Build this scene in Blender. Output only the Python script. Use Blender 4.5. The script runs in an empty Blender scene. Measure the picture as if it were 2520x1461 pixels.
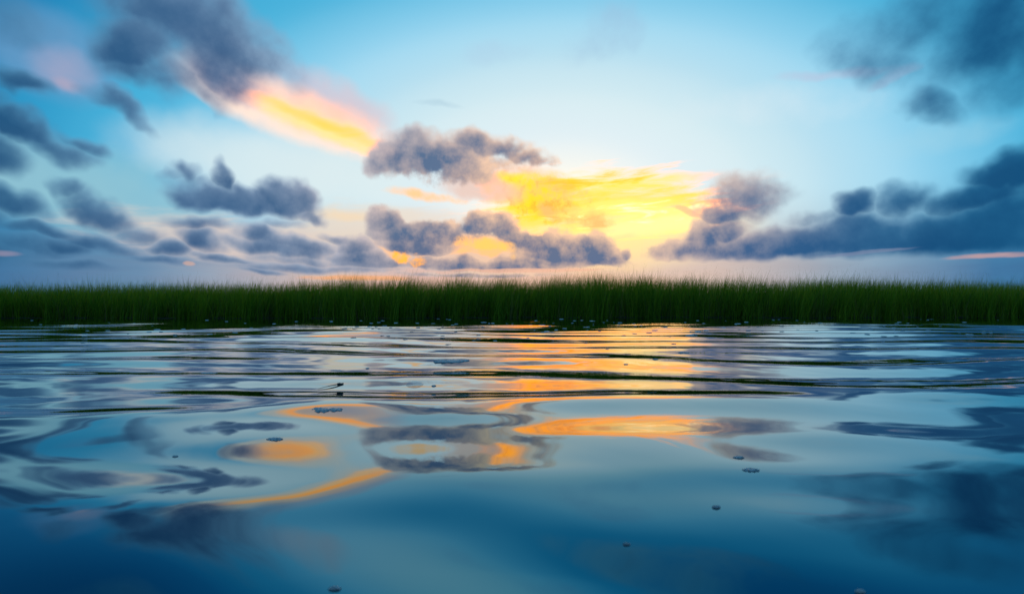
import bpy, math, random
import numpy as np
from mathutils import Vector

R = math.radians
scene = bpy.context.scene
COL = scene.collection
rng = np.random.default_rng(11)
random.seed(5)

# ------------------------------------------------------------------ camera
H = 0.33                       # eye height above the water, metres
FPX, CX, HOR = 1400.0, 1260.0, 752.0   # survey scale: focal length, centre column and horizon row on a 2520 px wide print
cam_d = bpy.data.cameras.new('camera')
cam_d.sensor_width = 36.0
cam_d.lens = 20.0
cam_d.clip_start = 0.02
cam_d.clip_end = 20000
cam_d.dof.use_dof = True
cam_d.dof.focus_distance = 11.0
cam_d.dof.aperture_fstop = 5.6
cam = bpy.data.objects.new('camera', cam_d)
COL.objects.link(cam)
cam.location = (0, 0, H)
cam.rotation_euler = (R(90.0 + 0.88), 0, 0)
scene.camera = cam

# ------------------------------------------------------------------ view and render settings
scene.render.engine = 'CYCLES'
scene.view_settings.view_transform = 'Standard'
scene.view_settings.look = 'None'
scene.view_settings.exposure = 0.0
scene.view_settings.gamma = 1.0
scene.view_settings.use_curve_mapping = False
cy = scene.cycles
cy.use_denoising = True
cy.use_adaptive_sampling = True
cy.adaptive_threshold = 0.01
cy.adaptive_min_samples = 16
cy.max_bounces = 6
cy.diffuse_bounces = 2
cy.glossy_bounces = 3
cy.transmission_bounces = 3
cy.transparent_max_bounces = 6
cy.caustics_reflective = False
cy.caustics_refractive = False


# ------------------------------------------------------------------ colour helpers
def lin(c, gain=1.0):
    def f(v):
        v /= 255.0
        return v / 12.92 if v <= 0.04045 else ((v + 0.055) / 1.055) ** 2.4
    k = gain if isinstance(gain, tuple) else (gain,) * 3
    return (f(c[0]) * k[0], f(c[1]) * k[1], f(c[2]) * k[2], 1.0)


def azel(px, py):
    x = (px - CX) / FPX
    z = (HOR - py) / FPX
    return math.atan2(x, 1.0), math.atan2(z, math.hypot(1.0, x))


class Graph:
    """A thin wrapper to write a node tree as expressions."""
    def __init__(self, tree):
        self.t = tree
        self.n = tree.nodes
        self.l = tree.links

    def put(self, sock, v):
        if isinstance(v, bpy.types.NodeSocket):
            self.l.new(v, sock)
        elif isinstance(v, (tuple, list)):
            if sock.type == 'RGBA' and len(v) == 3:
                v = (*v, 1.0)
            if sock.type == 'VECTOR':
                v = v[:3]
            sock.default_value = v
        else:
            sock.default_value = v

    def m(self, op, a, b=None, c=None, clamp=False):
        n = self.n.new('ShaderNodeMath')
        n.operation = op
        n.use_clamp = clamp
        for i, v in enumerate((a, b, c)):
            if v is not None:
                self.put(n.inputs[i], v)
        return n.outputs[0]

    def v(self, op, a, b=None, scale=None):
        n = self.n.new('ShaderNodeVectorMath')
        n.operation = op
        self.put(n.inputs[0], a)
        if b is not None:
            self.put(n.inputs[1], b)
        if scale is not None:
            self.put(n.inputs['Scale'], scale)
        return n.outputs['Value'] if op in ('LENGTH', 'DOT_PRODUCT', 'DISTANCE') else n.outputs['Vector']

    def sep(self, a):
        n = self.n.new('ShaderNodeSeparateXYZ')
        self.put(n.inputs[0], a)
        return n.outputs[0], n.outputs[1], n.outputs[2]

    def comb(self, x, y, z=0.0):
        n = self.n.new('ShaderNodeCombineXYZ')
        for i, v in enumerate((x, y, z)):
            self.put(n.inputs[i], v)
        return n.outputs[0]

    def smooth(self, v, lo, hi, a=0.0, b=1.0):
        n = self.n.new('ShaderNodeMapRange')
        n.interpolation_type = 'SMOOTHSTEP'
        for i, q in enumerate((v, lo, hi, a, b)):
            self.put(n.inputs[i], q)
        return n.outputs[0]

    def mix(self, f, a, b, mode='MIX'):
        n = self.n.new('ShaderNodeMix')
        n.data_type = 'RGBA'
        n.blend_type = mode
        self.put(n.inputs[0], f)
        self.put(n.inputs[6], a)
        self.put(n.inputs[7], b)
        return n.outputs[2]

    def noise(self, vec, scale, detail=5.0, rough=0.55, dist=0.0, color=False, lac=2.0):
        n = self.n.new('ShaderNodeTexNoise')
        self.put(n.inputs['Vector'], vec)
        n.inputs['Scale'].default_value = scale
        n.inputs['Detail'].default_value = detail
        n.inputs['Roughness'].default_value = rough
        n.inputs['Lacunarity'].default_value = lac
        n.inputs['Distortion'].default_value = dist
        return n.outputs['Color' if color else 'Fac']

    def ramp(self, v, stops, interp='LINEAR'):
        n = self.n.new('ShaderNodeValToRGB')
        n.color_ramp.interpolation = interp
        e = n.color_ramp.elements
        while len(e) < len(stops):
            e.new(0.5)
        for q, (p, c) in zip(e, stops):
            q.position = p
            q.color = c
        self.put(n.inputs[0], v)
        return n.outputs[0]

    def mapping(self, vec, loc, rz, sc):
        n = self.n.new('ShaderNodeMapping')
        n.vector_type = 'TEXTURE'
        self.put(n.inputs[0], vec)
        n.inputs[1].default_value = loc
        n.inputs[2].default_value = (0, 0, rz)
        n.inputs[3].default_value = sc
        return n.outputs[0]


# ------------------------------------------------------------------ sky
SUN_AZ, SUN_EL = azel(1545, 520)
world = bpy.data.worlds.new('World')
scene.world = world
world.use_nodes = True
wt = world.node_tree
wt.nodes.clear()
g = Graph(wt)
tc = wt.nodes.new('ShaderNodeTexCoord')
D3 = g.v('NORMALIZE', tc.outputs['Generated'])
dx, dy, dz = g.sep(D3)
AZ = g.m('ARCTAN2', dx, dy)
EL = g.m('ARCSINE', dz)
P = g.comb(AZ, EL, 0.0)

# clear air: pale and warm about the sun, cyan further off, then deep blue, brightened again behind the eye to light the grass
gaz, gel = azel(1370, 520)
dist = g.v('LENGTH', g.v('MULTIPLY', g.v('SUBTRACT', P, (gaz, gel, 0)), (0.74, 1.28, 0.0)))
MAXD = 3200 / FPX
def dp(px):
    return px / 3200.0
base = g.ramp(g.m('DIVIDE', dist, MAXD), [
    (dp(0), lin((255, 246, 214), 1.25)), (dp(110), lin((248, 245, 232), 1.08)), (dp(210), lin((228, 240, 243), 1.03)),
    (dp(340), lin((212, 235, 242), 1.02)), (dp(440), lin((190, 227, 242))), (dp(550), lin((156, 215, 241))),
    (dp(670), lin((96, 188, 226))), (dp(780), lin((62, 168, 212))), (dp(900), lin((36, 136, 188))),
    (dp(1200), lin((22, 104, 154))), (dp(1700), lin((40, 120, 168))), (1.0, lin((96, 158, 200)))], 'CARDINAL')
air = wt.nodes.new('ShaderNodeTexSky')
air.sky_type = 'NISHITA'
air.sun_disc = False
air.sun_elevation = SUN_EL
air.sun_rotation = SUN_AZ
air.altitude = 0
air_c = g.mix(1.0, air.outputs[0], (0.05, 0.05, 0.05), 'MULTIPLY')
sky0 = g.mix(0.02, base, air_c)

# haze above the horizon: peach under the sun, slate blue to the sides
azn = g.m('MULTIPLY_ADD', AZ, 1.0 / 2.4, 0.5)
def azp(px):
    return azel(px, 700)[0] / 2.4 + 0.5
hz_col = g.ramp(azn, [
    (0.0, lin((62, 92, 132))), (azp(0), lin((70, 116, 158))), (azp(350), lin((112, 136, 166))), (azp(620), lin((176, 168, 176))), (azp(800), lin((214, 184, 172))),
    (azp(1000), lin((226, 180, 164))), (azp(1500), lin((240, 192, 158))), (azp(1750), lin((214, 184, 170))),
    (azp(2050), lin((150, 160, 176))), (azp(2450), lin((66, 114, 158))), (1.0, lin((50, 86, 126)))])
hz_soft = g.smooth(EL, azel(1260, 700)[1], azel(1260, 480)[1], 1.0, 0.0)
hz_n = g.noise(g.v('MULTIPLY', P, (3.0, 14.0, 1.0)), 1.6, 4, 0.55)
sky0 = g.mix(g.m('MULTIPLY', hz_soft, g.m('MULTIPLY_ADD', hz_n, 0.5, 0.68, clamp=True)), sky0, hz_col)

# noise fields shared by the clouds
w1 = g.noise(D3, 7.0, 2, 0.55, color=True)
w2 = g.noise(D3, 26.0, 2, 0.5, color=True)
WARP = g.v('ADD', g.v('SCALE', g.v('SUBTRACT', w1, (0.5, 0.5, 0.5)), scale=0.075),
           g.v('SCALE', g.v('SUBTRACT', w2, (0.5, 0.5, 0.5)), scale=0.034))
flat1 = g.v('ADD', P, (0, 0, 1))
wv = g.smooth(EL, 0.015, 0.22, 0.22, 1.0)
WARP = g.v('MULTIPLY', WARP, g.comb(1.0, wv, 0.0))
PW = g.v('ADD', flat1, WARP)
PH = g.v('ADD', flat1, g.v('SCALE', WARP, scale=0.4))
SV = (math.sin(SUN_AZ) * math.cos(SUN_EL), math.cos(SUN_AZ) * math.cos(SUN_EL), math.sin(SUN_EL))
off = g.m('MAXIMUM', g.smooth(g.m('ABSOLUTE', g.m('SUBTRACT', AZ, azel(1330, 500)[0])), 0.14, 0.55), g.smooth(EL, R(11), R(22)))
# low over the horizon the clouds are small and billowed; further off they are drawn out in streets that run to the horizon
o_az, o_el = azel(1330, 790)
ray = g.v('SUBTRACT', P, (o_az, o_el, 0))
r_x, r_y, _z = g.sep(ray)
POL = g.comb(g.m('MULTIPLY', g.m('LOGARITHM', g.v('LENGTH', ray), 2.71828), 2.5), g.m('MULTIPLY', g.m('ARCTAN2', r_y, r_x), 2.5), 0.0)
n_pol = g.noise(POL, 2.6, 5, 0.52)
n_ball = g.noise(D3, 21.0, 6, 0.62)
def blend(f, a_, b_):
    return g.m('MULTIPLY_ADD', f, g.m('SUBTRACT', b_, a_), a_)
fine = g.m('SUBTRACT', blend(off, n_ball, n_pol), 0.5)
toward = g.v('ADD', D3, g.v('SCALE', g.v('NORMALIZE', g.v('SUBTRACT', SV, D3)), scale=0.016))
relief = g.m('MULTIPLY', g.m('SUBTRACT', n_ball, g.noise(toward, 21.0, 4, 0.62)), g.m('MULTIPLY_ADD', off, -0.75, 1.0))     # the side of a billow turned to the sun
soft = g.m('SUBTRACT', blend(off, g.noise(D3, 9.0, 3, 0.5), n_pol), 0.5)
grit = g.m('SUBTRACT', g.noise(D3, 48.0, 4, 0.6), 0.5)
streak = g.m('SUBTRACT', g.noise(g.mapping(P, (0, 0, 0), R(4), (1, 0.16, 1)), 9.0, 5, 0.6, 0.6), 0.5)
warm = g.smooth(dist, 0.07, 0.38, 1.0, 0.0)
core_c = g.ramp(azn, [
    (0.0, lin((36, 80, 122))), (azp(0), lin((36, 84, 126))), (azp(450), lin((54, 92, 134))), (azp(900), lin((70, 104, 142))), (azp(1300), lin((86, 108, 142))),
    (azp(1650), lin((62, 100, 146))), (azp(1950), lin((26, 86, 136))), (azp(2300), lin((16, 76, 122))), (1.0, lin((16, 64, 106)))])
edge_b = g.ramp(azn, [
    (0.0, lin((66, 116, 154))), (azp(0), lin((72, 126, 164))), (azp(450), lin((116, 148, 182))), (azp(900), lin((160, 176, 200))), (azp(1300), lin((194, 196, 208))),
    (azp(1750), lin((140, 166, 194))), (azp(1980), lin((80, 134, 174))), (azp(2400), lin((36, 108, 152))), (1.0, lin((36, 94, 136)))])
edge_c = g.mix(g.m('MULTIPLY', warm, 0.85), edge_b, lin((250, 200, 156), 1.1))
core_w = g.mix(g.m('MULTIPLY', warm, 0.35), core_c, lin((108, 120, 150)))
thr = g.m('MULTIPLY_ADD', off, -1.05, 2.6)
a_lo = g.m('MULTIPLY_ADD', off, -0.26, -0.20)
a_hi = g.m('MULTIPLY_ADD', off, 0.46, 0.40)

YEL = (3.4, 1.18, 0.7)      # how far the burnt-out glow goes past white, per channel
# sunlit cloud and veils, far to near: x, y, half width, up, down, tilt, colour, opacity, noise, amount, rim, full, gain
BACK = [
    (180, 470, 560, 150, 120, 8, (150, 198, 212), 0.85, 'f', 0.6, 0, 1.0, 1),
    (680, 410, 420, 120, 110, 5, (228, 240, 240), 0.75, 'f', 0.4, 0, 1.0, 1),
    (110, 130, 230, 130, 120, 20, (110, 156, 198), 0.7, 'f', 0.8, 0, 0.9, 1),
    (640, 180, 250, 70, 80, 18, (178, 204, 228), 0.75, 'f', 0.7, 0, 0.8, 1),
    (930, 560, 290, 70, 70, 0, (244, 220, 194), 0.6, 's', 1.2, 0, 0.8, 1),
    (560, 590, 420, 80, 70, 3, (230, 208, 196), 0.8, 's', 1.4, 0, 1.1, 1),
    # wing of high cloud
    (690, 280, 350, 100, 62, 17, (254, 224, 204), 0.95, 'f', 1.0, 0.0, 0.9, 1.15),
    (850, 250, 170, 62, 56, 24, (226, 196, 204), 0.75, 'f', 1.2, 0.0, 1.2, 1),
    (580, 212, 180, 48, 40, 20, (206, 190, 208), 0.7, 'f', 1.2, 0.0, 1.2, 1),
    (760, 282, 270, 78, 60, 17, (255, 212, 176), 0.75, 'f', 1.6, 0.0, 1.3, (1.4, 1.0, 1)),
    (800, 322, 250, 44, 28, 18, (255, 226, 150), 1.0, 's', 0.9, 0.0, 1.3, (2.2, 1.15, 1)),
    (800, 306, 220, 19, 20, 18, (255, 206, 84), 0.95, 's', 0.9, 0.0, 1.6, (3.0, 1.15, 0.9)),
    (140, 165, 120, 70, 64, 25, (190, 174, 198), 0.6, 'f', 1.2, 0.0, 1.4, 1),
    (160, 208, 60, 26, 22, 14, (214, 174, 182), 0.5, 'f', 1.6, 0.0, 1.8, 1),
    (2050, 184, 190, 18, 17, 4, (190, 194, 220), 0.75, 'f', 1.4, 0.0, 1.5, 1),
    (2210, 188, 80, 24, 14, -20, (160, 186, 216), 0.6, 'f', 0.6, 0.0, 1.0, 1),
    (1490, 100, 130, 100, 56, -8, (160, 192, 220), 0.55, 'f', 2.6, 0.1, 1.7, 1),
    (1200, 128, 120, 34, 28, -6, (176, 204, 228), 0.4, 'f', 2.2, 0.1, 1.7, 1),
    (1075, 258, 80, 10, 9, 0, (160, 194, 214), 0.5, 'f', 1.4, 0.1, 1.6, 1),
    (1950, 260, 380, 70, 60, 4, (226, 238, 244), 0.45, 'f', 2.6, 0.1, 1.8, 1),
    (2330, 340, 260, 50, 44, -6, (176, 216, 230), 0.5, 'f', 2.4, 0.1, 1.8, 1),
    # glow round the hidden sun
    (1500, 545, 400, 105, 140, 0, (255, 234, 150), 0.85, 'f', 0.3, 0.0, 1.0, (1.3, 1.1, 1.0)),
    (1290, 455, 150, 60, 60, 10, (255, 214, 170), 0.8, 'f', 1.0, 0.0, 1.0, (1.2, 1.0, 1.0)),
    (1480, 500, 340, 92, 98, 2, (255, 224, 92), 0.9, 's', 3.4, -0.1, 1.2, (3.2, 1.12, 0.9)),
    (1580, 540, 230, 46, 60, -3, (255, 246, 170), 0.6, 's', 2.6, 0.1, 1.5, (3.0, 1.6, 1.0)),
    (1570, 455, 210, 26, 24, -5, (255, 226, 96), 0.9, 's', 2.2, 0.0, 1.4, YEL),
    (1260, 438, 60, 20, 16, 4, (255, 224, 60), 0.95, 'f', 1.6, 0.1, 0.9, YEL),
    (1320, 486, 160, 56, 54, 8, (255, 216, 50), 0.95, 'f', 3.0, -0.1, 0.9, YEL),
    (1420, 530, 140, 38, 36, 18, (255, 200, 120), 0.9, 'f', 3.2, 0.1, 1.1, (1.6, 1.0, 1)),
    (1360, 470, 110, 30, 30, 12, (255, 206, 140), 0.7, 'g', 3.0, 0.2, 1.4, (1.4, 1.0, 1)),
    (1670, 496, 120, 24, 22, 6, (255, 218, 90), 0.85, 's', 2.6, 0.1, 1.4, YEL),
    (1530, 512, 200, 22, 20, -3, (255, 244, 140), 0.65, 's', 2.4, 0.0, 1.0, (2.0, 1.12, 1.0)),
    (1600, 556, 240, 20, 26, -5, (255, 248, 176), 0.75, 's', 1.4, 0.0, 1.0, (1.7, 1.12, 1.0)),
    (1560, 530, 260, 40, 44, -4, (255, 253, 228), 0.9, 's', 6.0, 0.75, 2.0, (2.4, 1.7, 1.1)),
    (1300, 500, 170, 70, 64, 12, (255, 190, 70), 0.75, 'g', 5.0, 0.7, 1.9, (2.2, 0.95, 0.8)),
    (1480, 455, 240, 40, 36, -4, (255, 206, 60), 0.8, 's', 5.0, 0.7, 1.8, (2.6, 1.0, 0.7)),
    (1700, 525, 60, 10, 9, 20, (250, 200, 150), 0.8, 'f', 1.4, 0.1, 1.0, (1.2, 1, 1)),
    (1050, 482, 140, 17, 13, 9, (255, 208, 124), 0.9, 'f', 2.0, 0.1, 1.5, (1.3, 1, 1)),
    (1190, 470, 130, 46, 38, 6, (238, 200, 184), 0.8, 'f', 0.9, 0.0, 0.8, 1),
    (860, 530, 150, 18, 15, 3, (252, 220, 176), 0.7, 'f', 1.8, 0.0, 1.5, 1),
    (1800, 430, 170, 22, 16, 2, (238, 214, 204), 0.55, 's', 2.0, 0.1, 1.6, 1),
    (1140, 612, 270, 50, 48, 0, (255, 206, 130), 0.9, 'f', 0.7, 0.0, 0.8, (1.3, 1, 1)),
]
# cumulus: x, y, half width, half height up, down, tilt, weight
CUM = [
    # great dark cloud, upper left
    (430, 50, 220, 140, 110, 8, 1.0), (550, 95, 190, 90, 75, 20, 0.9), (330, 115, 130, 110, 95, 10, 1.05), (390, 180, 130, 55, 50, 15, 0.65), (470, 205, 90, 30, 26, 25, 0.4),
    (640, 140, 110, 48, 42, 25, 0.7), (500, 130, 190, 80, 75, 15, 0.75), (600, 125, 160, 64, 60, 20, 0.6), (350, 190, 110, 42, 40, 0, 0.6), (15, 25, 100, 50, 50, 20, 0.4),
    # left edge
    (-120, 330, 200, 60, 50, 20, 0.9), (-140, 200, 160, 50, 40, 15, 0.6), (-120, 500, 180, 50, 40, 15, 0.8), (-100, 600, 200, 40, 40, 5, 0.6),
    (45, 200, 110, 38, 30, 14, 0.8), (50, 312, 150, 46, 38, 22, 1.0), (140, 370, 100, 44, 38, 25, 0.85), (195, 350, 66, 26, 24, 28, 0.7),
    (295, 272, 90, 22, 20, 26, 0.6), (25, 492, 120, 40, 34, 18, 0.9), (172, 470, 55, 28, 26, 20, 0.7), (250, 525, 105, 44, 38, 24, 0.95),
    (330, 572, 76, 28, 24, 10, 0.7), (150, 602, 80, 26, 20, 8, 0.7), (250, 605, 115, 30, 22, 14, 0.8), (60, 590, 130, 26, 30, 5, 0.45),
    # bird shaped cloud
    (465, 487, 100, 42, 28, 4, 0.95), (545, 415, 24, 40, 90, 0, 0.6), (560, 490, 170, 48, 30, 3, 1.15), (462, 436, 38, 32, 44, 0, 0.7), (600, 482, 140, 38, 36, 5, 0.95),
    (700, 490, 90, 50, 44, 22, 1.0), (752, 528, 54, 24, 20, 8, 0.8), (420, 440, 44, 14, 12, -15, 0.35),
    # low bank, left of centre
    (90, 560, 110, 16, 14, 8, 0.6), (380, 640, 90, 12, 10, 4, 0.55), (560, 640, 80, 12, 10, 6, 0.6), (200, 650, 160, 12, 12, 3, 0.4), (850, 585, 70, 14, 14, 10, 0.5), (700, 545, 60, 10, 10, 0, 0.35),
    (690, 612, 160, 30, 24, 6, 0.9), (800, 660, 200, 14, 12, 0, 0.6),
    (420, 616, 62, 26, 20, 0, 0.8), (505, 592, 70, 30, 28, 14, 0.75), (500, 550, 90, 20, 18, 0, 0.5), (630, 572, 64, 36, 32, 8, 0.9),
    (720, 600, 140, 32, 28, 8, 0.9), (760, 640, 140, 15, 15, 4, 0.5), (660, 668, 50, 8, 7, 6, 0.5),
    # cloud over the middle
    (955, 395, 84, 42, 36, -8, 0.95), (1060, 385, 140, 52, 52, 0, 1.0), (1190, 362, 110, 38, 44, 6, 0.9), (1262, 388, 90, 26, 28, 4, 0.65),
    (1160, 420, 120, 38, 40, 0, 0.6), (1030, 350, 52, 28, 32, 0, 0.6),
    # low bank in the middle
    (1040, 605, 120, 40, 24, 4, 1.1), (1400, 630, 170, 40, 24, 4, 1.2), (1210, 650, 230, 20, 16, 0, 1.1), (890, 636, 90, 34, 26, 0, 1.1),
    (958, 545, 54, 44, 42, 0, 0.9), (1005, 580, 94, 42, 32, 4, 1.0), (1075, 578, 94, 48, 44, 4, 1.0), (1165, 560, 64, 34, 32, 0, 0.7), (1235, 560, 62, 42, 40, 0, 0.85),
    (1290, 590, 94, 38, 36, 10, 0.9), (1385, 610, 156, 48, 38, 6, 1.0), (1480, 632, 84, 30, 24, 8, 0.85), (1330, 642, 200, 28, 20, 0, 0.95), (1130, 646, 130, 26, 18, 0, 0.95),
    (885, 612, 58, 42, 42, 0, 0.95), (905, 648, 120, 26, 16, 0, 0.9), (1180, 674, 210, 8, 7, 0, 0.6), (1556, 630, 22, 16, 14, 0, 0.6),
    # right hand bank
    (1720, 615, 120, 34, 26, 0, 1.1), (1900, 612, 200, 44, 30, 0, 1.2), (2150, 600, 220, 56, 36, 0, 1.2), (2420, 590, 240, 70, 40, 0, 1.2), (1790, 575, 70, 40, 40, 0, 0.9),
    (1850, 480, 110, 66, 60, 0, 0.8), (1800, 525, 86, 42, 38, 0, 0.7), (1735, 588, 70, 50, 52, 0, 0.95), (1800, 620, 210, 38, 24, 0, 1.0), (1960, 602, 200, 52, 38, 0, 1.0),
    (2110, 575, 180, 48, 48, 0, 0.95), (2095, 515, 58, 32, 40, 0, 0.8), (2010, 545, 90, 22, 26, 0, 0.5), (2215, 505, 90, 50, 56, 0, 0.85), (2310, 585, 250, 58, 44, -2, 1.0),
    (2460, 560, 210, 72, 64, -4, 1.0), (2480, 430, 140, 54, 44, -10, 0.95), (2380, 490, 150, 38, 44, -8, 0.75), (2480, 515, 130, 44, 54, 0, 0.75), (1990, 628, 100, 13, 11, 0, 0.5),
    # on past the right edge
    (2660, 570, 280, 90, 60, 0, 1.1), (2680, 440, 220, 80, 60, -10, 0.8), (2660, 100, 240, 150, 120, -15, 0.55), (2820, 300, 220, 60, 60, 0, 0.35),
    # upper right
    (2150, 148, 130, 52, 46, 20, 0.36), (2280, 50, 220, 80, 60, -12, 0.38), (2450, 70, 200, 140, 110, -15, 0.62), (2370, 150, 120, 60, 50, -35, 0.25),
    (2310, 255, 100, 50, 46, 22, 0.55), (2520, 180, 150, 80, 80, 0, 0.40),
]
# rents in the low bank where the sun burns through, and far streaks
FRONT = [
    (1000, 632, 44, 20, 22, 0, (255, 200, 70), 1.0, 'g', 3.4, 0.2, 1.3, (1.4, 1, 1)),
    (1035, 645, 26, 18, 18, 0, (255, 196, 60), 1.0, 'g', 3.4, 0.2, 1.3, (1.4, 1, 1)),
    (1195, 602, 90, 20, 14, 5, (255, 216, 110), 1.0, 'g', 2.6, 0.1, 1.2, (1.4, 1, 1)),
    (1262, 615, 18, 22, 26, 0, (252, 210, 130), 0.85, 'g', 2.4, 0.1, 1.3, (1.2, 1, 1)),
    (870, 684, 160, 9, 9, 0, (255, 178, 112), 0.9, 's', 2.0, 0.0, 1.2, 1),
    (1300, 664, 200, 6, 6, 0, (248, 190, 160), 0.7, 's', 1.0, 0.0, 0.6, 1),
    (2450, 629, 140, 9, 8, -2, (206, 164, 160), 0.8, 's', 1.6, 0.0, 1.2, 1),
    (2130, 622, 150, 5, 6, -4, (130, 142, 172), 0.5, 's', 0.6, 0.0, 0.7, 1),
    (467, 650, 18, 6, 6, 0, (220, 176, 156), 0.6, 'g', 1.5, 0.0, 1.0, 1),
    (10, 623, 50, 10, 9, 0, (160, 148, 172), 0.6, 'f', 1.0, 0.0, 1.2, 1),
]


def shape(x, y, rx, ru, rd):
    a, e = azel(x, y)
    X = (x - CX) / FPX
    return a, e, rx / FPX / (1 + X * X), ru / FPX / math.sqrt(1 + X * X), rd / FPX / math.sqrt(1 + X * X)


def blob(x, y, rx, ru, rd, rot, p):
    """Squared distance from the middle of an egg shape in azimuth and elevation: 1 on its rim. p is (az, el, 1)."""
    a, e, sx, su, sd = shape(x, y, rx, ru, rd)
    c, s_ = math.cos(-R(rot)), math.sin(-R(rot))
    X_ = g.v('DOT_PRODUCT', p, (c / sx, s_ / sx, -(a * c + e * s_) / sx))
    Y_ = g.v('DOT_PRODUCT', p, (-s_ / su, c / su, -(-a * s_ + e * c) / su))
    up = Y_
    if abs(su / sd - 1) > 0.08:
        Y_ = g.m('MAXIMUM', Y_, g.m('MULTIPLY', Y_, -su / sd))
    return g.m('MULTIPLY_ADD', Y_, Y_, g.m('MULTIPLY', X_, X_)), up


def near_tile(x, y, rx, ru, rd, rot, grow, pad, box):
    """Whether a cloud can show inside a part of the sky (None: everything outside the middle part)."""
    a, e, sx, su, sd = shape(x, y, rx, ru, rd)
    c, s_ = abs(math.cos(R(rot))), abs(math.sin(R(rot)))
    m_ = max(su, sd)
    ex, ey = math.hypot(sx * c, m_ * s_) * grow + pad, math.hypot(m_ * c, sx * s_) * grow + pad
    if box is None:
        return e + ey > EL_TOP or a - ex < -AZ_OUT or a + ex > AZ_OUT
    return a + ex > box[0] and a - ex < box[1] and e + ey > box[2] and e - ey < box[3]


AZ_OUT, EL_TOP = R(43.9), R(28.0)


def lit_layers(col, rows, box):
    for (x, y, rx, ru, rd, rot, c, op, nz, na, lo, hi, gain) in rows:
        if not near_tile(x, y, rx, ru, rd, rot, math.sqrt(1 + 0.35 * na), 0.02, box):
            continue
        b = g.m('SUBTRACT', 1.0, blob(x, y, rx, ru, rd, rot, S['PH'])[0])
        b = g.m('MULTIPLY_ADD', S[{'f': 'fine', 's': 'streak', 'g': 'grit'}[nz]], na, b)
        col = g.mix(g.smooth(b, lo, hi, 0.0, op), col, lin(c, gain))
    return col


SHARED = dict(PW=PW, PH=PH, D3=D3, fine=fine, streak=streak, grit=grit, soft=soft, relief=relief, thr=thr, a_lo=a_lo, a_hi=a_hi, AZ=AZ, EL=EL, sky0=sky0, edge_c=edge_c, core_w=core_w)
top = g
S = None


def sky_part(box):
    """One sector of the sky as a node group fed with the shared fields."""
    global g, S
    grp = bpy.data.node_groups.new('sky_sector', 'ShaderNodeTree')
    for k_, v_ in SHARED.items():
        t_ = {'VALUE': 'NodeSocketFloat', 'VECTOR': 'NodeSocketVector', 'RGBA': 'NodeSocketColor'}[v_.type]
        grp.interface.new_socket(k_, in_out='INPUT', socket_type=t_)
    grp.interface.new_socket('Shader', in_out='OUTPUT', socket_type='NodeSocketShader')
    g = Graph(grp)
    gi = grp.nodes.new('NodeGroupInput')
    S = {k_: gi.outputs[k_] for k_ in SHARED}
    col = lit_layers(S['sky0'], BACK, box)
    acc, tone = None, 0.0
    pq, i = S['PW'], 0
    for (x, y, rx, ru, rd, rot, w) in CUM:
        if not near_tile(x, y, rx, ru, rd, rot, math.sqrt(1 + 1.35 / w), 0.04, box):
            continue
        if i and i % 4 == 0:        # ties each batch to the one before it, so that the shader compiler keeps few values alive
            pq = g.v('ADD', S['PW'], g.v('SCALE', (1e-7, 1e-7, 0.0), scale=tone))
        i += 1
        d2, up = blob(x, y, rx, ru, rd, rot, pq)
        b = g.m('MULTIPLY_ADD', d2, -w, w)
        if acc is None:
            acc, tone = b, up
        else:       # tone: how high in its puff this direction lies, the foremost puff counting most
            f_ = g.m('MULTIPLY_ADD', g.m('SUBTRACT', b, acc), 2.2, 0.5, clamp=True)
            tone = g.m('MULTIPLY_ADD', f_, g.m('SUBTRACT', up, tone), tone)
            acc = g.m('SMOOTH_MAX', acc, b, 0.16)
    if box is None:
        # the same weather carries on overhead, to the sides and behind
        out_m = g.m('MAXIMUM', g.smooth(S['EL'], R(28), R(34)), g.smooth(g.m('ABSOLUTE', S['AZ']), R(44), R(51)))
        up = g.m('ADD', g.sep(S['D3'])[2], 0.35)
        lay = g.v('DIVIDE', S['D3'], g.comb(up, up, up))
        gen = g.m('MULTIPLY_ADD', g.noise(lay, 2.6, 6, 0.55), 4.2, -2.18)
        gen = g.m('ADD', g.m('MULTIPLY', gen, out_m), g.m('MULTIPLY_ADD', out_m, 1.5, -1.5))
        acc = g.m('SMOOTH_MAX', acc, gen, 0.1)
    if acc is not None:
        dens = g.m('MULTIPLY_ADD', S['fine'], S['thr'], acc)
        alpha = g.smooth(dens, S['a_lo'], S['a_hi'], 0.0, 0.97)
        thick = g.smooth(g.m('MULTIPLY_ADD', S['soft'], 1.2, acc), -0.1, 1.1)
        tn = g.m('MULTIPLY_ADD', g.m('MINIMUM', g.m('MAXIMUM', tone, -1.0), 1.0), -0.32, 0.10)
        shade = g.m('ADD', g.m('MULTIPLY_ADD', thick, 0.78, tn), g.m('MULTIPLY_ADD', S['relief'], -1.5, g.m('MULTIPLY', S['soft'], 0.7)), clamp=True)
        col = g.mix(alpha, col, g.mix(shade, S['edge_c'], S['core_w']))
    col = lit_layers(col, FRONT, box)
    bg = grp.nodes.new('ShaderNodeBackground')
    g.put(bg.inputs['Color'], col)
    bg.inputs['Strength'].default_value = 1.0
    go = grp.nodes.new('NodeGroupOutput')
    grp.links.new(bg.outputs[0], go.inputs[0])
    g = top
    n_ = wt.nodes.new('ShaderNodeGroup')
    n_.node_tree = grp
    for k_, v_ in SHARED.items():
        wt.links.new(v_, n_.inputs[k_])
    return n_.outputs[0]


def choose(fac, a_, b_):
    n_ = wt.nodes.new('ShaderNodeMixShader')
    g.put(n_.inputs[0], fac)
    wt.links.new(a_, n_.inputs[1])
    wt.links.new(b_, n_.inputs[2])
    return n_.outputs[0]


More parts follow.
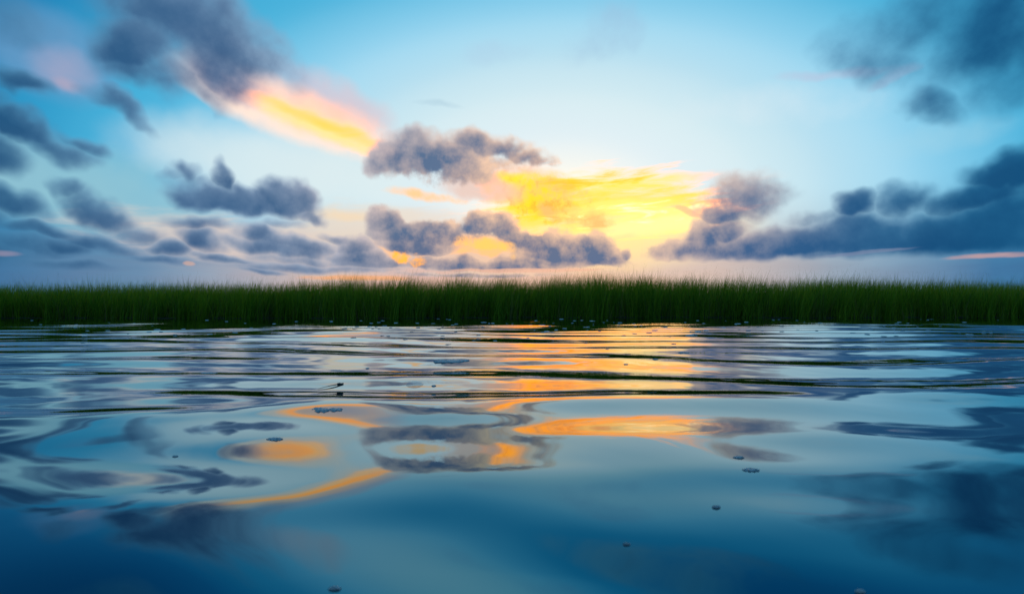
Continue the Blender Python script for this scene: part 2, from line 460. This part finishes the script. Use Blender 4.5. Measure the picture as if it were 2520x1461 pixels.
# the sky is put together in sectors only so that each direction evaluates the few clouds near it
cuts = [-AZ_OUT] + [azel(q, 700)[0] for q in (300, 560, 820, 1030, 1240, 1480, 1740, 2050)] + [AZ_OUT]


def column(k0, k1, e0, e1):
    if k1 - k0 == 1:
        return sky_part((cuts[k0], cuts[k1], e0, e1))
    mid = (k0 + k1) // 2
    return choose(g.m('GREATER_THAN', AZ, cuts[mid]), column(k0, mid, e0, e1), column(mid, k1, e0, e1))


NC = len(cuts) - 1
rows_ = [-0.5, azel(1260, 560)[1], azel(1260, 400)[1], azel(1260, 210)[1], EL_TOP]
low = choose(g.m('GREATER_THAN', EL, rows_[1]), column(0, NC, rows_[0], rows_[1]), column(0, NC, rows_[1], rows_[2]))
high = choose(g.m('GREATER_THAN', EL, rows_[3]), column(0, NC, rows_[2], rows_[3]), column(0, NC, rows_[3], rows_[4]))
inner = choose(g.m('GREATER_THAN', EL, rows_[2]), low, high)
is_out = g.m('MAXIMUM', g.m('GREATER_THAN', EL, EL_TOP), g.m('GREATER_THAN', g.m('ABSOLUTE', AZ), AZ_OUT))
wo = wt.nodes.new('ShaderNodeOutputWorld')
wt.links.new(choose(is_out, inner, sky_part(None)), wo.inputs['Surface'])
world.cycles.sampling_method = 'NONE'

# the sun is behind cloud: weak, broad and warm
sun_d = bpy.data.lights.new('sun', 'SUN')
sun_d.energy = 0.02
sun_d.angle = R(160)
sun_d.color = (1.0, 0.66, 0.30)
sun = bpy.data.objects.new('sun', sun_d)
COL.objects.link(sun)
sv = Vector((math.sin(SUN_AZ) * math.cos(SUN_EL), math.cos(SUN_AZ) * math.cos(SUN_EL), math.sin(SUN_EL)))
sun.rotation_euler = sv.to_track_quat('Z', 'Y').to_euler()
sun.location = (3, 12, 6)


# ------------------------------------------------------------------ mesh helpers
def link_mesh(name, verts, faces, material, smooth=True):
    me = bpy.data.meshes.new(name)
    verts = np.asarray(verts, dtype=np.float32)
    faces = np.asarray(faces, dtype=np.int32)
    k = faces.shape[1]
    me.vertices.add(len(verts))
    me.vertices.foreach_set('co', verts.ravel())
    me.loops.add(faces.size)
    me.loops.foreach_set('vertex_index', faces.ravel())
    me.polygons.add(len(faces))
    me.polygons.foreach_set('loop_start', np.arange(0, faces.size, k, dtype=np.int32))
    me.polygons.foreach_set('loop_total', np.full(len(faces), k, dtype=np.int32))
    me.polygons.foreach_set('use_smooth', np.full(len(faces), smooth, dtype=bool))
    me.update(calc_edges=True)
    me.validate()
    me.materials.append(material)
    o = bpy.data.objects.new(name, me)
    COL.objects.link(o)
    return o


def tag(o, label=None, cat=None, group=None, kind=None):
    for k, v in (('label', label), ('category', cat), ('group', group), ('kind', kind)):
        if v:
            o[k] = v
    return o


def material(name):
    m = bpy.data.materials.new(name)
    m.use_nodes = True
    gm = Graph(m.node_tree)
    return m, gm, m.node_tree.nodes['Principled BSDF']


# ------------------------------------------------------------------ water
BANK = 15.2     # where the reeds stand


def bank_y(x):
    x = np.asarray(x, dtype=float)
    return BANK + 0.05 * x + 0.34 * np.sin(x * 0.42 + 0.6) + 0.20 * np.sin(x * 1.13 + 2.0) + 0.10 * np.sin(x * 2.9)


WAVES = []
wr = np.random.default_rng(5)
for n_, l0, l1, sp, rms in ((16, 0.62, 1.02, 0.15, 0.038), (14, 0.24, 0.60, 0.32, 0.008), (5, 1.4, 2.8, 0.25, 0.010), (12, 0.08, 0.22, 0.6, 0.004)):
    for i in range(n_):
        lam = l0 * (l1 / l0) ** wr.random()
        WAVES.append((lam, wr.normal(0, sp), wr.random() * 6.283, rms * math.sqrt(2.0 / n_) * wr.uniform(0.7, 1.3)))     # slope amplitude


NEAR = []
nr = np.random.default_rng(18)
for i in range(9):
    lam = 0.34 * (0.85 / 0.34) ** nr.random()
    NEAR.append((lam, nr.normal(0, 0.55), nr.random() * 6.283, 0.042 * math.sqrt(2.0 / 9) * nr.uniform(0.7, 1.3)))
# single swells near the eye: middle x, y, half length along the view, half width, height, skew, bow
RIDGES = [
    (0.55, 1.98, 0.19, 1.5, 0.0125, 0.04, 0.03),
    (0.50, 1.45, 0.10, 1.2, 0.0026, -0.05, 0.0),
    (-1.15, 1.72, 0.14, 0.75, 0.0085, 0.16, 0.05),
    (0.33, 1.13, 0.085, 0.50, 0.0028, 0.05, 0.05),
    (-0.35, 0.88, 0.10, 0.35, -0.0035, 0.05, 0.0),
    (0.60, 0.90, 0.09, 0.30, 0.0030, -0.10, 0.3),
]


def water_z(x, y):
    x = np.asarray(x, dtype=float)
    y = np.asarray(y, dtype=float)
    r = np.sqrt(x * x + y * y)
    calm = np.clip((bank_y(x) + 0.4 - y) / 6.5, 0.10, 1.0)
    near = 0.25 + 0.75 * np.clip((r - 1.75) / 0.9, 0, 1) ** 1.2
    z = np.zeros(np.broadcast(x, y).shape)
    wx = x + 0.10 * np.sin(0.9 * y + 0.7 * x)
    wy = y + 0.16 * np.sin(0.8 * x + 0.5) + 0.07 * np.sin(2.1 * x - 0.9 * y)
    chop = np.zeros(z.shape)
    for lam, th, ph, s in WAVES:
        k = 6.28318 / lam
        q = (s / k) * np.sin(k * (wx * math.sin(th) + wy * math.cos(th)) + ph)
        if lam < 0.61:
            chop = chop + q
        else:
            z = z + q
    z = z * calm * near + chop * np.maximum(calm, 0.45) * near
    fade = np.clip((2.7 - r) / 1.0, 0, 1) * (1.0 + 0.5 * np.clip((1.15 - r) / 0.4, 0, 1))
    for lam, th, ph, s in NEAR:
        k = 6.28318 / lam
        z = z + fade * (s / k) * np.sin(k * (wx * math.sin(th) + wy * math.cos(th)) + ph)
    # the nearest water tips towards the eye
    yc = 0.84 + 0.22 / (1 + np.exp(-(x - 0.12) / 0.10)) + 0.04 * np.sin(5 * x + 1.0)
    z = z - 0.065 * 0.09 * np.logaddexp(0, (yc - y) / 0.09) * np.clip((y + 3.0) / 3.3, 0, 1)
    for (cx_, cy_, sy, sx, a_, skew, bow) in RIDGES:
        xx = x - cx_
        yc = cy_ + skew * xx + bow * xx * xx
        z = z + a_ * np.exp(-((y - yc) / sy) ** 2 - (xx / sx) ** 4)
    return z


def axis(segs):
    out = [segs[0][0]]
    for a, b, d0, d1 in segs:
        v = a
        while v < b - 1e-6:
            t = (v - a) / (b - a)
            v = min(b, v + d0 + (d1 - d0) * t)
            out.append(v)
    return np.array(out)


xs_p = axis([(0, 1.6, 0.012, 0.018), (1.6, 6, 0.018, 0.05), (6, 18, 0.05, 0.16), (18, 60, 0.3, 6), (60, 400, 10, 60)])
xs = np.concatenate([-xs_p[:0:-1], xs_p])
ys = axis([(-300, -20, 60, 8), (-20, -1, 2, 0.2), (-1, 0.3, 0.1, 0.03), (0.3, 1.2, 0.007, 0.009), (1.2, 4, 0.009, 0.022), (4, 18, 0.022, 0.08), (18, 24, 0.5, 2)])
GX, GY = np.meshgrid(xs, ys)
GZ = water_z(GX, GY) * np.clip((26 - np.abs(GX)) / 8, 0, 1) * np.clip((GY + 12) / 8, 0, 1)
ny, nx = GX.shape
V = np.stack([GX.ravel(), GY.ravel(), GZ.ravel()], 1)
ii = (np.arange(ny - 1)[:, None] * nx + np.arange(nx - 1)[None, :]).ravel()
F = np.stack([ii, ii + 1, ii + nx + 1, ii + nx], 1)

m_water, gm, bs = material('water')
tcw = m_water.node_tree.nodes.new('ShaderNodeTexCoord')
wn = gm.noise(gm.v('MULTIPLY', tcw.outputs['Object'], (1.0, 1.0, 0.0)), 0.6, 4, 0.6)
gm.put(bs.inputs['Base Color'], gm.mix(wn, (0.000, 0.135, 0.205), (0.000, 0.155, 0.230)))
bs.inputs['Roughness'].default_value = 0.015
bs.inputs['Metallic'].default_value = 1.0      # opaque, dark teal head-on and a full mirror at a glancing angle
water = tag(link_mesh('water', V, F, m_water), kind='structure')

# ------------------------------------------------------------------ marsh bank
m_mud, gm, bs = material('mud')
t = m_mud.node_tree.nodes.new('ShaderNodeTexCoord')
n = gm.noise(t.outputs['Object'], 3.0, 6, 0.6)
gm.put(bs.inputs['Base Color'], gm.mix(n, (0.018, 0.014, 0.009), (0.05, 0.04, 0.025)))
bs.inputs['Roughness'].default_value = 0.6
mx = axis([(-3000, -40, 400, 4), (-40, 40, 0.25, 0.25), (40, 3000, 4, 400)])
rows = [-0.6, -0.25, 0.0, 0.25, 0.6, 1.2, 2.5, 5, 10, 30, 100, 400, 1500, 6000]
hz_ = [-0.25, -0.08, 0.0, 0.03, 0.05, 0.06, 0.07, 0.08, 0.09, 0.1, 0.1, 0.1, 0.1, 0.1]
by = bank_y(np.clip(mx, -60, 60)) + 0.15
MV, MF = [], []
for r_, (o_, z_) in enumerate(zip(rows, hz_)):
    for c_, x_ in enumerate(mx):
        MV.append((x_, by[c_] + o_, z_ + 0.012 * math.sin(x_ * 3.1 + r_ * 2.2) * (1 if 1 < r_ < 8 else 0)))
nc = len(mx)
for r_ in range(len(rows) - 1):
    for c_ in range(nc - 1):
        a = r_ * nc + c_
        MF.append((a, a + 1, a + nc + 1, a + nc))
tag(link_mesh('marsh_ground', MV, MF, m_mud), kind='structure')


# ------------------------------------------------------------------ cordgrass
def fbm1(x, seed, f0=0.25, n=5):
    r_ = np.random.default_rng(seed)
    z = np.zeros_like(x)
    a, f = 1.0, f0
    for _ in range(n):
        z += a * np.sin(x * f * 6.283 + r_.random() * 6.283)
        f *= 2.13
        a *= 0.62
    return z


def blades(n, depth0, depth1, hmin, hmax, w, seed, bendv, seg=4, half=26.0, clump=0):
    r_ = np.random.default_rng(seed)
    x = r_.uniform(-half, half, n)
    if clump:
        cl = r_.uniform(-half, half, clump)
        x = cl[r_.integers(0, clump, n)] + r_.normal(0, 0.10, n)
    tuft = r_.normal(0, 0.035, n)
    d = depth0 + (depth1 - depth0) * r_.random(n) ** 1.25
    y = bank_y(x) + 0.12 + d + 0.10 * fbm1(x * 3, seed + 1)
    x = x + tuft
    hh = r_.uniform(hmin, hmax, n) * (0.96 + 0.20 * np.exp(-((x - 2.5) / 7.5) ** 2) + 0.004 * x) * (1 + 0.03 * fbm1(x, 77, 0.13) + 0.05 * fbm1(x, 78, 0.7) + 0.03 * fbm1(x, 79, 2.6)) * np.clip(0.80 + d * 0.35, 0.8, 1.0)
    ang = r_.uniform(0, 6.283, n)                       # facing of the flat of the blade
    lean_x = 0.045 * fbm1(x + 0.3 * d, 91, 0.12) + 0.07 + r_.normal(0, 0.10, n)
    lean_y = r_.normal(-0.03, 0.10, n)
    curl = r_.normal(0.0, bendv, n)
    ca, sa = np.cos(ang), np.sin(ang)
    z0 = np.clip(0.0 + 0.03 * d, -0.02, 0.06)
    verts = np.zeros((n, (seg + 1) * 2, 3), dtype=np.float32)
    ww = w * r_.uniform(0.6, 1.3, n)
    for i in range(seg + 1):
        t_ = i / seg
        cx_ = x + hh * (lean_x * t_ + (curl + 0.4 * lean_x) * t_ ** 2.4)
        cy_ = y + hh * (lean_y * t_ + 0.6 * lean_y * t_ ** 2)
        cz_ = z0 - 0.05 + (hh + 0.05) * (t_ - 0.10 * np.abs(curl) * t_ ** 3)
        hw = 0.5 * ww * (1 - t_ ** 1.6 * 0.94)
        verts[:, 2 * i, 0] = cx_ - hw * ca
        verts[:, 2 * i, 1] = cy_ - hw * sa
        verts[:, 2 * i, 2] = cz_
        verts[:, 2 * i + 1, 0] = cx_ + hw * ca
        verts[:, 2 * i + 1, 1] = cy_ + hw * sa
        verts[:, 2 * i + 1, 2] = cz_
    per = (seg + 1) * 2
    f = np.array([[2 * i, 2 * i + 1, 2 * i + 3, 2 * i + 2] for i in range(seg)])
    faces = (np.arange(n)[:, None, None] * per + f[None]).reshape(-1, 4)
    tint = np.repeat(r_.random(n).astype(np.float32), per)
    return verts.reshape(-1, 3), faces, tint


def grass_mat(name, c0, c1, c2):
    m, gq, b = material(name)
    nt = m.node_tree
    at = nt.nodes.new('ShaderNodeAttribute')
    at.attribute_name = 'tint'
    tq = nt.nodes.new('ShaderNodeTexCoord')
    patch = gq.noise(gq.v('MULTIPLY', tq.outputs['Object'], (1, 1, 0.1)), 2.2, 5, 0.65)
    f = gq.m('MULTIPLY_ADD', at.outputs['Fac'], 0.95, gq.m('MULTIPLY', gq.m('SUBTRACT', patch, 0.38), 1.6), clamp=True)
    col = gq.ramp(f, [(0.0, (*c0, 1)), (0.6, (*c1, 1)), (1.0, (*c2, 1))])
    gq.put(b.inputs['Base Color'], col)
    b.inputs['Roughness'].default_value = 0.55
    b.inputs['Specular IOR Level'].default_value = 0.2
    tr = nt.nodes.new('ShaderNodeBsdfTranslucent')
    gq.put(tr.inputs['Color'], gq.mix(1.0, col, (1.6, 1.25, 0.5), 'MULTIPLY'))
    mx_ = nt.nodes.new('ShaderNodeMixShader')
    mx_.inputs[0].default_value = 0.42
    nt.links.new(b.outputs[0], mx_.inputs[1])
    nt.links.new(tr.outputs[0], mx_.inputs[2])
    nt.links.new(mx_.outputs[0], nt.nodes['Material Output'].inputs['Surface'])
    return m


def put_grass(name, args, mat, label):
    v_, f_, t_ = blades(*args[0], **args[1])
    o = link_mesh(name, v_, f_, mat, True)
    at = o.data.attributes.new('tint', 'FLOAT', 'POINT')
    at.data.foreach_set('value', t_)
    return tag(o, label, 'grass', kind='stuff')


m_g1 = grass_mat('cordgrass', (0.06, 0.14, 0.008), (0.15, 0.27, 0.014), (0.28, 0.38, 0.022))
m_g2 = grass_mat('dry_cordgrass', (0.07, 0.08, 0.02), (0.16, 0.14, 0.04), (0.30, 0.24, 0.09))
put_grass('marsh_grass', ((95000, 0.0, 4.0, 0.66, 1.06, 0.016, 3, 0.15), {}), m_g1, 'dense bank of green marsh cordgrass along the far shore')
put_grass('marsh_grass', ((9000, 0.0, 3.0, 0.88, 1.30, 0.007, 8, 0.06), {}), m_g1, 'thin tall cordgrass tips rising above the marsh bank')
put_grass('dry_marsh_grass', ((8000, -0.05, 1.2, 0.25, 1.02, 0.010, 14, 0.26), {}), m_g2, 'dull dry straw stems mixed into the front of the marsh bank')


put_grass('marsh_grass', ((1100, -0.45, 0.0, 0.30, 0.80, 0.012, 21, 0.22), {'clump': 70}), m_g1, 'stray cordgrass sprigs standing in the water before the bank')

# ------------------------------------------------------------------ floating things
def spot(px, py):
    """Where the line of sight through a survey point meets the water."""
    y = H * FPX / (py - HOR)
    for _ in range(25):
        x = (px - CX) * y / FPX
        y = 0.5 * y + 0.5 * (H - float(water_z(x, y))) * FPX / (py - HOR)
    return (px - CX) * y / FPX, y


m_foam, gm, bs = material('foam')
tf = m_foam.node_tree.nodes.new('ShaderNodeTexCoord')
vor = m_foam.node_tree.nodes.new('ShaderNodeTexVoronoi')
gm.put(vor.inputs['Vector'], tf.outputs['Object'])
vor.inputs['Scale'].default_value = 180.0
gm.put(bs.inputs['Base Color'], gm.mix(gm.smooth(vor.outputs['Distance'], 0.1, 0.7), (0.74, 0.74, 0.73), (0.55, 0.56, 0.57)))
bs.inputs['Roughness'].default_value = 0.35
bmp = m_foam.node_tree.nodes.new('ShaderNodeBump')
bmp.inputs['Strength'].default_value = 0.6
bmp.inputs['Distance'].default_value = 0.003
gm.put(bmp.inputs['Height'], gm.m('SUBTRACT', 1.0, vor.outputs['Distance']))
m_foam.node_tree.links.new(bmp.outputs[0], bs.inputs['Normal'])


m_clump = m_foam.copy()
m_clump.name = 'old_foam'
for n_ in m_clump.node_tree.nodes:
    if n_.type == 'MIX':
        n_.inputs[6].default_value = (0.68, 0.66, 0.65, 1)
        n_.inputs[7].default_value = (0.36, 0.36, 0.37, 1)


def foam_mesh(lobes, h, seed, n=46, bub=0.010):
    """A raft of bubbles: a lumpy mound over the union of the lobes (x, y, rx, ry), flat underneath."""
    r_ = np.random.default_rng(seed)
    L = np.array(lobes, float)
    lo = (L[:, :2] - L[:, 2:]).min(0) * 1.25
    hi = (L[:, :2] + L[:, 2:]).max(0) * 1.25
    m_ = max(14, int(n * (hi[1] - lo[1]) / (hi[0] - lo[0])))
    X, Y = np.meshgrid(np.linspace(lo[0], hi[0], n), np.linspace(lo[1], hi[1], m_))
    span = hi[0] - lo[0]
    jx = X + 0.035 * span * np.sin(Y * 40 / span + seed) + 0.02 * span * np.sin(Y * 95 / span + 2 * seed)
    jy = Y + 0.035 * span * np.sin(X * 33 / span + 2.3 * seed) + 0.015 * span * np.sin(X * 80 / span)
    s = np.full(X.shape, -9.0)
    for (a, b, c, d) in L:
        s = np.maximum(s, 1 - np.hypot((jx - a) / c, (jy - b) / d))
    prof = np.sqrt(np.clip(s * 2.4, 0, 1))
    bumps = np.zeros_like(X)
    for _ in range(int(60 + 20 * len(lobes))):
        bx_, by_ = r_.uniform(lo, hi)
        rad = bub * r_.uniform(0.5, 1.6)
        q = 1 - ((X - bx_) ** 2 + (Y - by_) ** 2) / rad ** 2
        bumps = np.maximum(bumps, np.sqrt(np.clip(q, 0, 1)) * rad * 0.6)
    Z = np.where(s > 0, prof * (h * (0.7 + 0.5 * r_.random(X.shape)) * 0.75 + bumps), -0.004)
    idx = np.arange(X.size).reshape(X.shape)
    keep = (s[:-1, :-1] > -0.08) | (s[1:, 1:] > -0.08) | (s[1:, :-1] > -0.08) | (s[:-1, 1:] > -0.08)
    f_ = np.stack([idx[:-1, :-1], idx[:-1, 1:], idx[1:, 1:], idx[1:, :-1]], -1)[keep]
    used = np.unique(f_)
    remap = -np.ones(X.size, int)
    remap[used] = np.arange(len(used))
    v_ = np.stack([X.ravel(), Y.ravel(), Z.ravel()], 1)[used]
    return v_, remap[f_]


def foam(px, py, wpx, asp, label, seed, h=None, lobes=None, rz=0.0, name='foam_patch'):
    x, y = spot(px, py)
    w = 0.42 * wpx * y / FPX
    lb = [(a * w, b * w, c * w, d * w) for (a, b, c, d) in (lobes or [(0, 0, 1, asp)])]
    v_, f_ = foam_mesh(lb, 0.3 * (h or 0.10 * w), seed, bub=max(0.0025, 0.05 * w))
    o = link_mesh(name, v_, f_, m_clump)
    o.location = (x, y, float(water_z(x, y)))
    o.rotation_euler = (0, 0, rz)
    return tag(o, label, 'foam', 'larger clumps of foam drifting on the water')


foam(805, 1006, 88, 0.5, 'large three lobed clump of grey foam inside the orange reflection left of centre', 3,
     lobes=[(-0.55, 0.25, 0.5, 0.34), (-0.1, -0.12, 0.55, 0.3), (0.55, -0.05, 0.5, 0.36), (-0.2, -0.35, 0.4, 0.28)], h=0.009)
foam(678, 1079, 44, 0.62, 'oval grey foam clump left of the big three lobed one and nearer', 4, h=0.007)
foam(435, 1121, 16, 0.6, 'tiny foam speck far left on pale blue water', 5)
foam(1113, 887, 96, 0.85, 'long thin raft of white foam on a ripple crest left of the golden reflection', 6,
     lobes=[(-0.5, -0.25, 0.5, 0.5), (0.1, 0.0, 0.6, 0.7), (0.6, 0.15, 0.4, 0.6)], h=0.02)
foam(1682, 868, 32, 0.8, 'twin foam lump at the right end of the golden reflection', 7, lobes=[(-0.45, 0.05, 0.5, 0.7), (0.5, -0.1, 0.5, 0.5)], h=0.02)
foam(1612, 884, 17, 0.8, 'little foam lump in a dark ripple left of the twin lump', 8, h=0.014)
foam(1815, 1124, 32, 0.5, 'dark little foam clump right of centre, the farther of a close pair', 9, h=0.006)
foam(1845, 1154, 50, 0.5, 'pale oval foam clump right of centre, the nearer of a close pair', 10, h=0.006)
foam(1760, 1245, 24, 0.6, 'lone dark foam crumb on deep blue water right of centre', 11, h=0.006)
foam(1540, 1335, 22, 0.4, 'small pinkish foam sliver on dark water below the middle', 12, h=0.003)
foam(827, 1443, 36, 0.45, 'nearest foam clump, at the bottom edge left of the middle', 13, h=0.004)
foam(2110, 1450, 30, 0.5, 'faint foam clump at the bottom edge on the right', 14, h=0.003)
foam(1068, 949, 13, 0.9, 'dark foam crumb beside the clear bubble', 15, h=0.008)
foam(905, 906, 11, 0.8, 'foam crumb just left of the long foam raft', 16, h=0.008)
foam(830, 911, 40, 0.5, 'thin smear of foam above the floating reed stem', 17, h=0.004)
foam(515, 917, 44, 0.7, 'blurred pale foam smear on the left half of the water', 18, h=0.008)
foam(1540, 896, 14, 0.8, 'dull foam crumb in the middle of the golden reflection', 19, h=0.008)

# clear bubble: a thin dome resting on the water
m_bub, gm, bs = material('bubble_film')
bs.inputs['Base Color'].default_value = (0.9, 0.95, 1.0, 1)
bs.inputs['Roughness'].default_value = 0.02
bs.inputs['Alpha'].default_value = 0.22
bs.inputs['IOR'].default_value = 1.45
bx0, by0 = spot(1021, 945)
bw = 44 * by0 / FPX / 2
BV, BF = [], []
for i in range(9):
    a = i / 8 * math.pi / 2
    for j in range(28):
        t_ = j / 28 * 2 * math.pi
        BV.append((bw * math.cos(a) * math.cos(t_) * 0.999 + (1e-4 if i == 8 else 0) * math.cos(t_), bw * 0.9 * math.cos(a) * math.sin(t_), bw * 0.42 * math.sin(a) - 0.002))
for i in range(8):
    for j in range(28):
        BF.append((i * 28 + j, i * 28 + (j + 1) % 28, (i + 1) * 28 + (j + 1) % 28, (i + 1) * 28 + j))
bub = link_mesh('water_bubble', BV, BF, m_bub)
bub.location = (bx0, by0, float(water_z(bx0, by0)))
tag(bub, 'clear domed bubble on the water between the reed stem and the golden reflection', 'bubble')

# broken reed stem with a clot at its far end
m_stem, gm, bs = material('reed_stem')
ts = m_stem.node_tree.nodes.new('ShaderNodeTexCoord')
gm.put(bs.inputs['Base Color'], gm.mix(gm.noise(ts.outputs['Object'], 60, 4, 0.6), (0.03, 0.02, 0.018), (0.09, 0.06, 0.045)))
bs.inputs['Roughness'].default_value = 0.5
p0 = np.array([*spot(783, 957), 0.0])
p1 = np.array([*spot(846, 944), 0.0])


def tube(pts, rads, n=8):
    V_, F_ = [], []
    for p, r_ in zip(pts, rads):
        for j in range(n):
            t_ = j / n * 2 * math.pi
            V_.append((p[0] + 0.15 * r_ * math.cos(t_), p[1] + r_ * math.cos(t_), p[2] + r_ * math.sin(t_)))
    for i in range(len(pts) - 1):
        for j in range(n):
            F_.append((i * n + j, i * n + (j + 1) % n, (i + 1) * n + (j + 1) % n, (i + 1) * n + j))
    return V_, F_


root = bpy.data.objects.new('floating_reed_stem', None)
COL.objects.link(root)
root.location = (p0[0], p0[1], float(water_z(p0[0], p0[1])))
tag(root, 'broken dark reed stem with a clot at one end, floating left of centre', 'reed stem')
pts = []
for i in range(9):
    t_ = i / 8
    q = p0 + (p1 - p0) * t_
    pts.append((q[0] - p0[0], q[1] - p0[1], float(water_z(q[0], q[1]) - water_z(p0[0], p0[1])) + 0.002 + 0.003 * math.sin(t_ * 3.0)))
v_, f_ = tube(pts, [0.0006 + 0.0022 * (i / 8) for i in range(9)])
o = link_mesh('stem', v_, f_, m_stem)
o.parent = root
fx, fy = spot(838, 945)
v_, f_ = foam_mesh([(0, 0, 0.011, 0.009), (-0.005, 0.003, 0.008, 0.007)], 0.003, 31, bub=0.003)
o = link_mesh('clot', v_, f_, m_stem)
o.parent = root
o.location = (fx - p0[0], fy - p0[1], float(water_z(fx, fy) - water_z(p0[0], p0[1])) + 0.001)

# flecks of foam drifting along the foot of the grass
protos = []
for k in range(5):
    r_ = np.random.default_rng(60 + k)
    lb = [(0, 0, 1.0, 0.7)] + [(r_.uniform(-0.8, 0.8), r_.uniform(-0.4, 0.4), r_.uniform(0.4, 0.7), r_.uniform(0.3, 0.6)) for _ in range(2)]
    lb = [tuple(0.05 * q for q in l) for l in lb]
    v_, f_ = foam_mesh(lb, 0.004, 60 + k, n=18, bub=0.006)
    protos.append((v_, f_))
fr = np.random.default_rng(99)
made = []
tries = 0
while len(made) < 190 and tries < 6000:
    tries += 1
    px = fr.uniform(60, 2500)
    py = 783 + abs(fr.normal(0, 1)) * 20 + fr.exponential(6)
    dens_ = 0.35 + 0.65 * math.exp(-((px - 1500) / 620) ** 2)
    if py > 880 or fr.random() > dens_:
        continue
    x, y = spot(px, py)
    if y > float(bank_y(x)) - 0.05:
        continue
    k = len(made) % 5
    if len(made) < 5:
        o = link_mesh('foam_fleck', protos[k][0], protos[k][1], m_foam)
    else:
        o = made[k].copy()
        COL.objects.link(o)
    sc = 0.62 * fr.uniform(0.35, 1.0) * (0.55 + 0.45 * y / 12) * (1.5 if fr.random() < 0.12 else 1)
    o.scale = (sc * fr.uniform(0.9, 1.5), sc, sc)
    o.rotation_euler = (0, 0, fr.uniform(-0.5, 0.5))
    o.location = (x, y, float(water_z(x, y)) + 0.002)
    tag(o, 'small white foam fleck drifting on the dark water below the grass', 'foam', 'foam flecks along the foot of the grass')
    made.append(o)
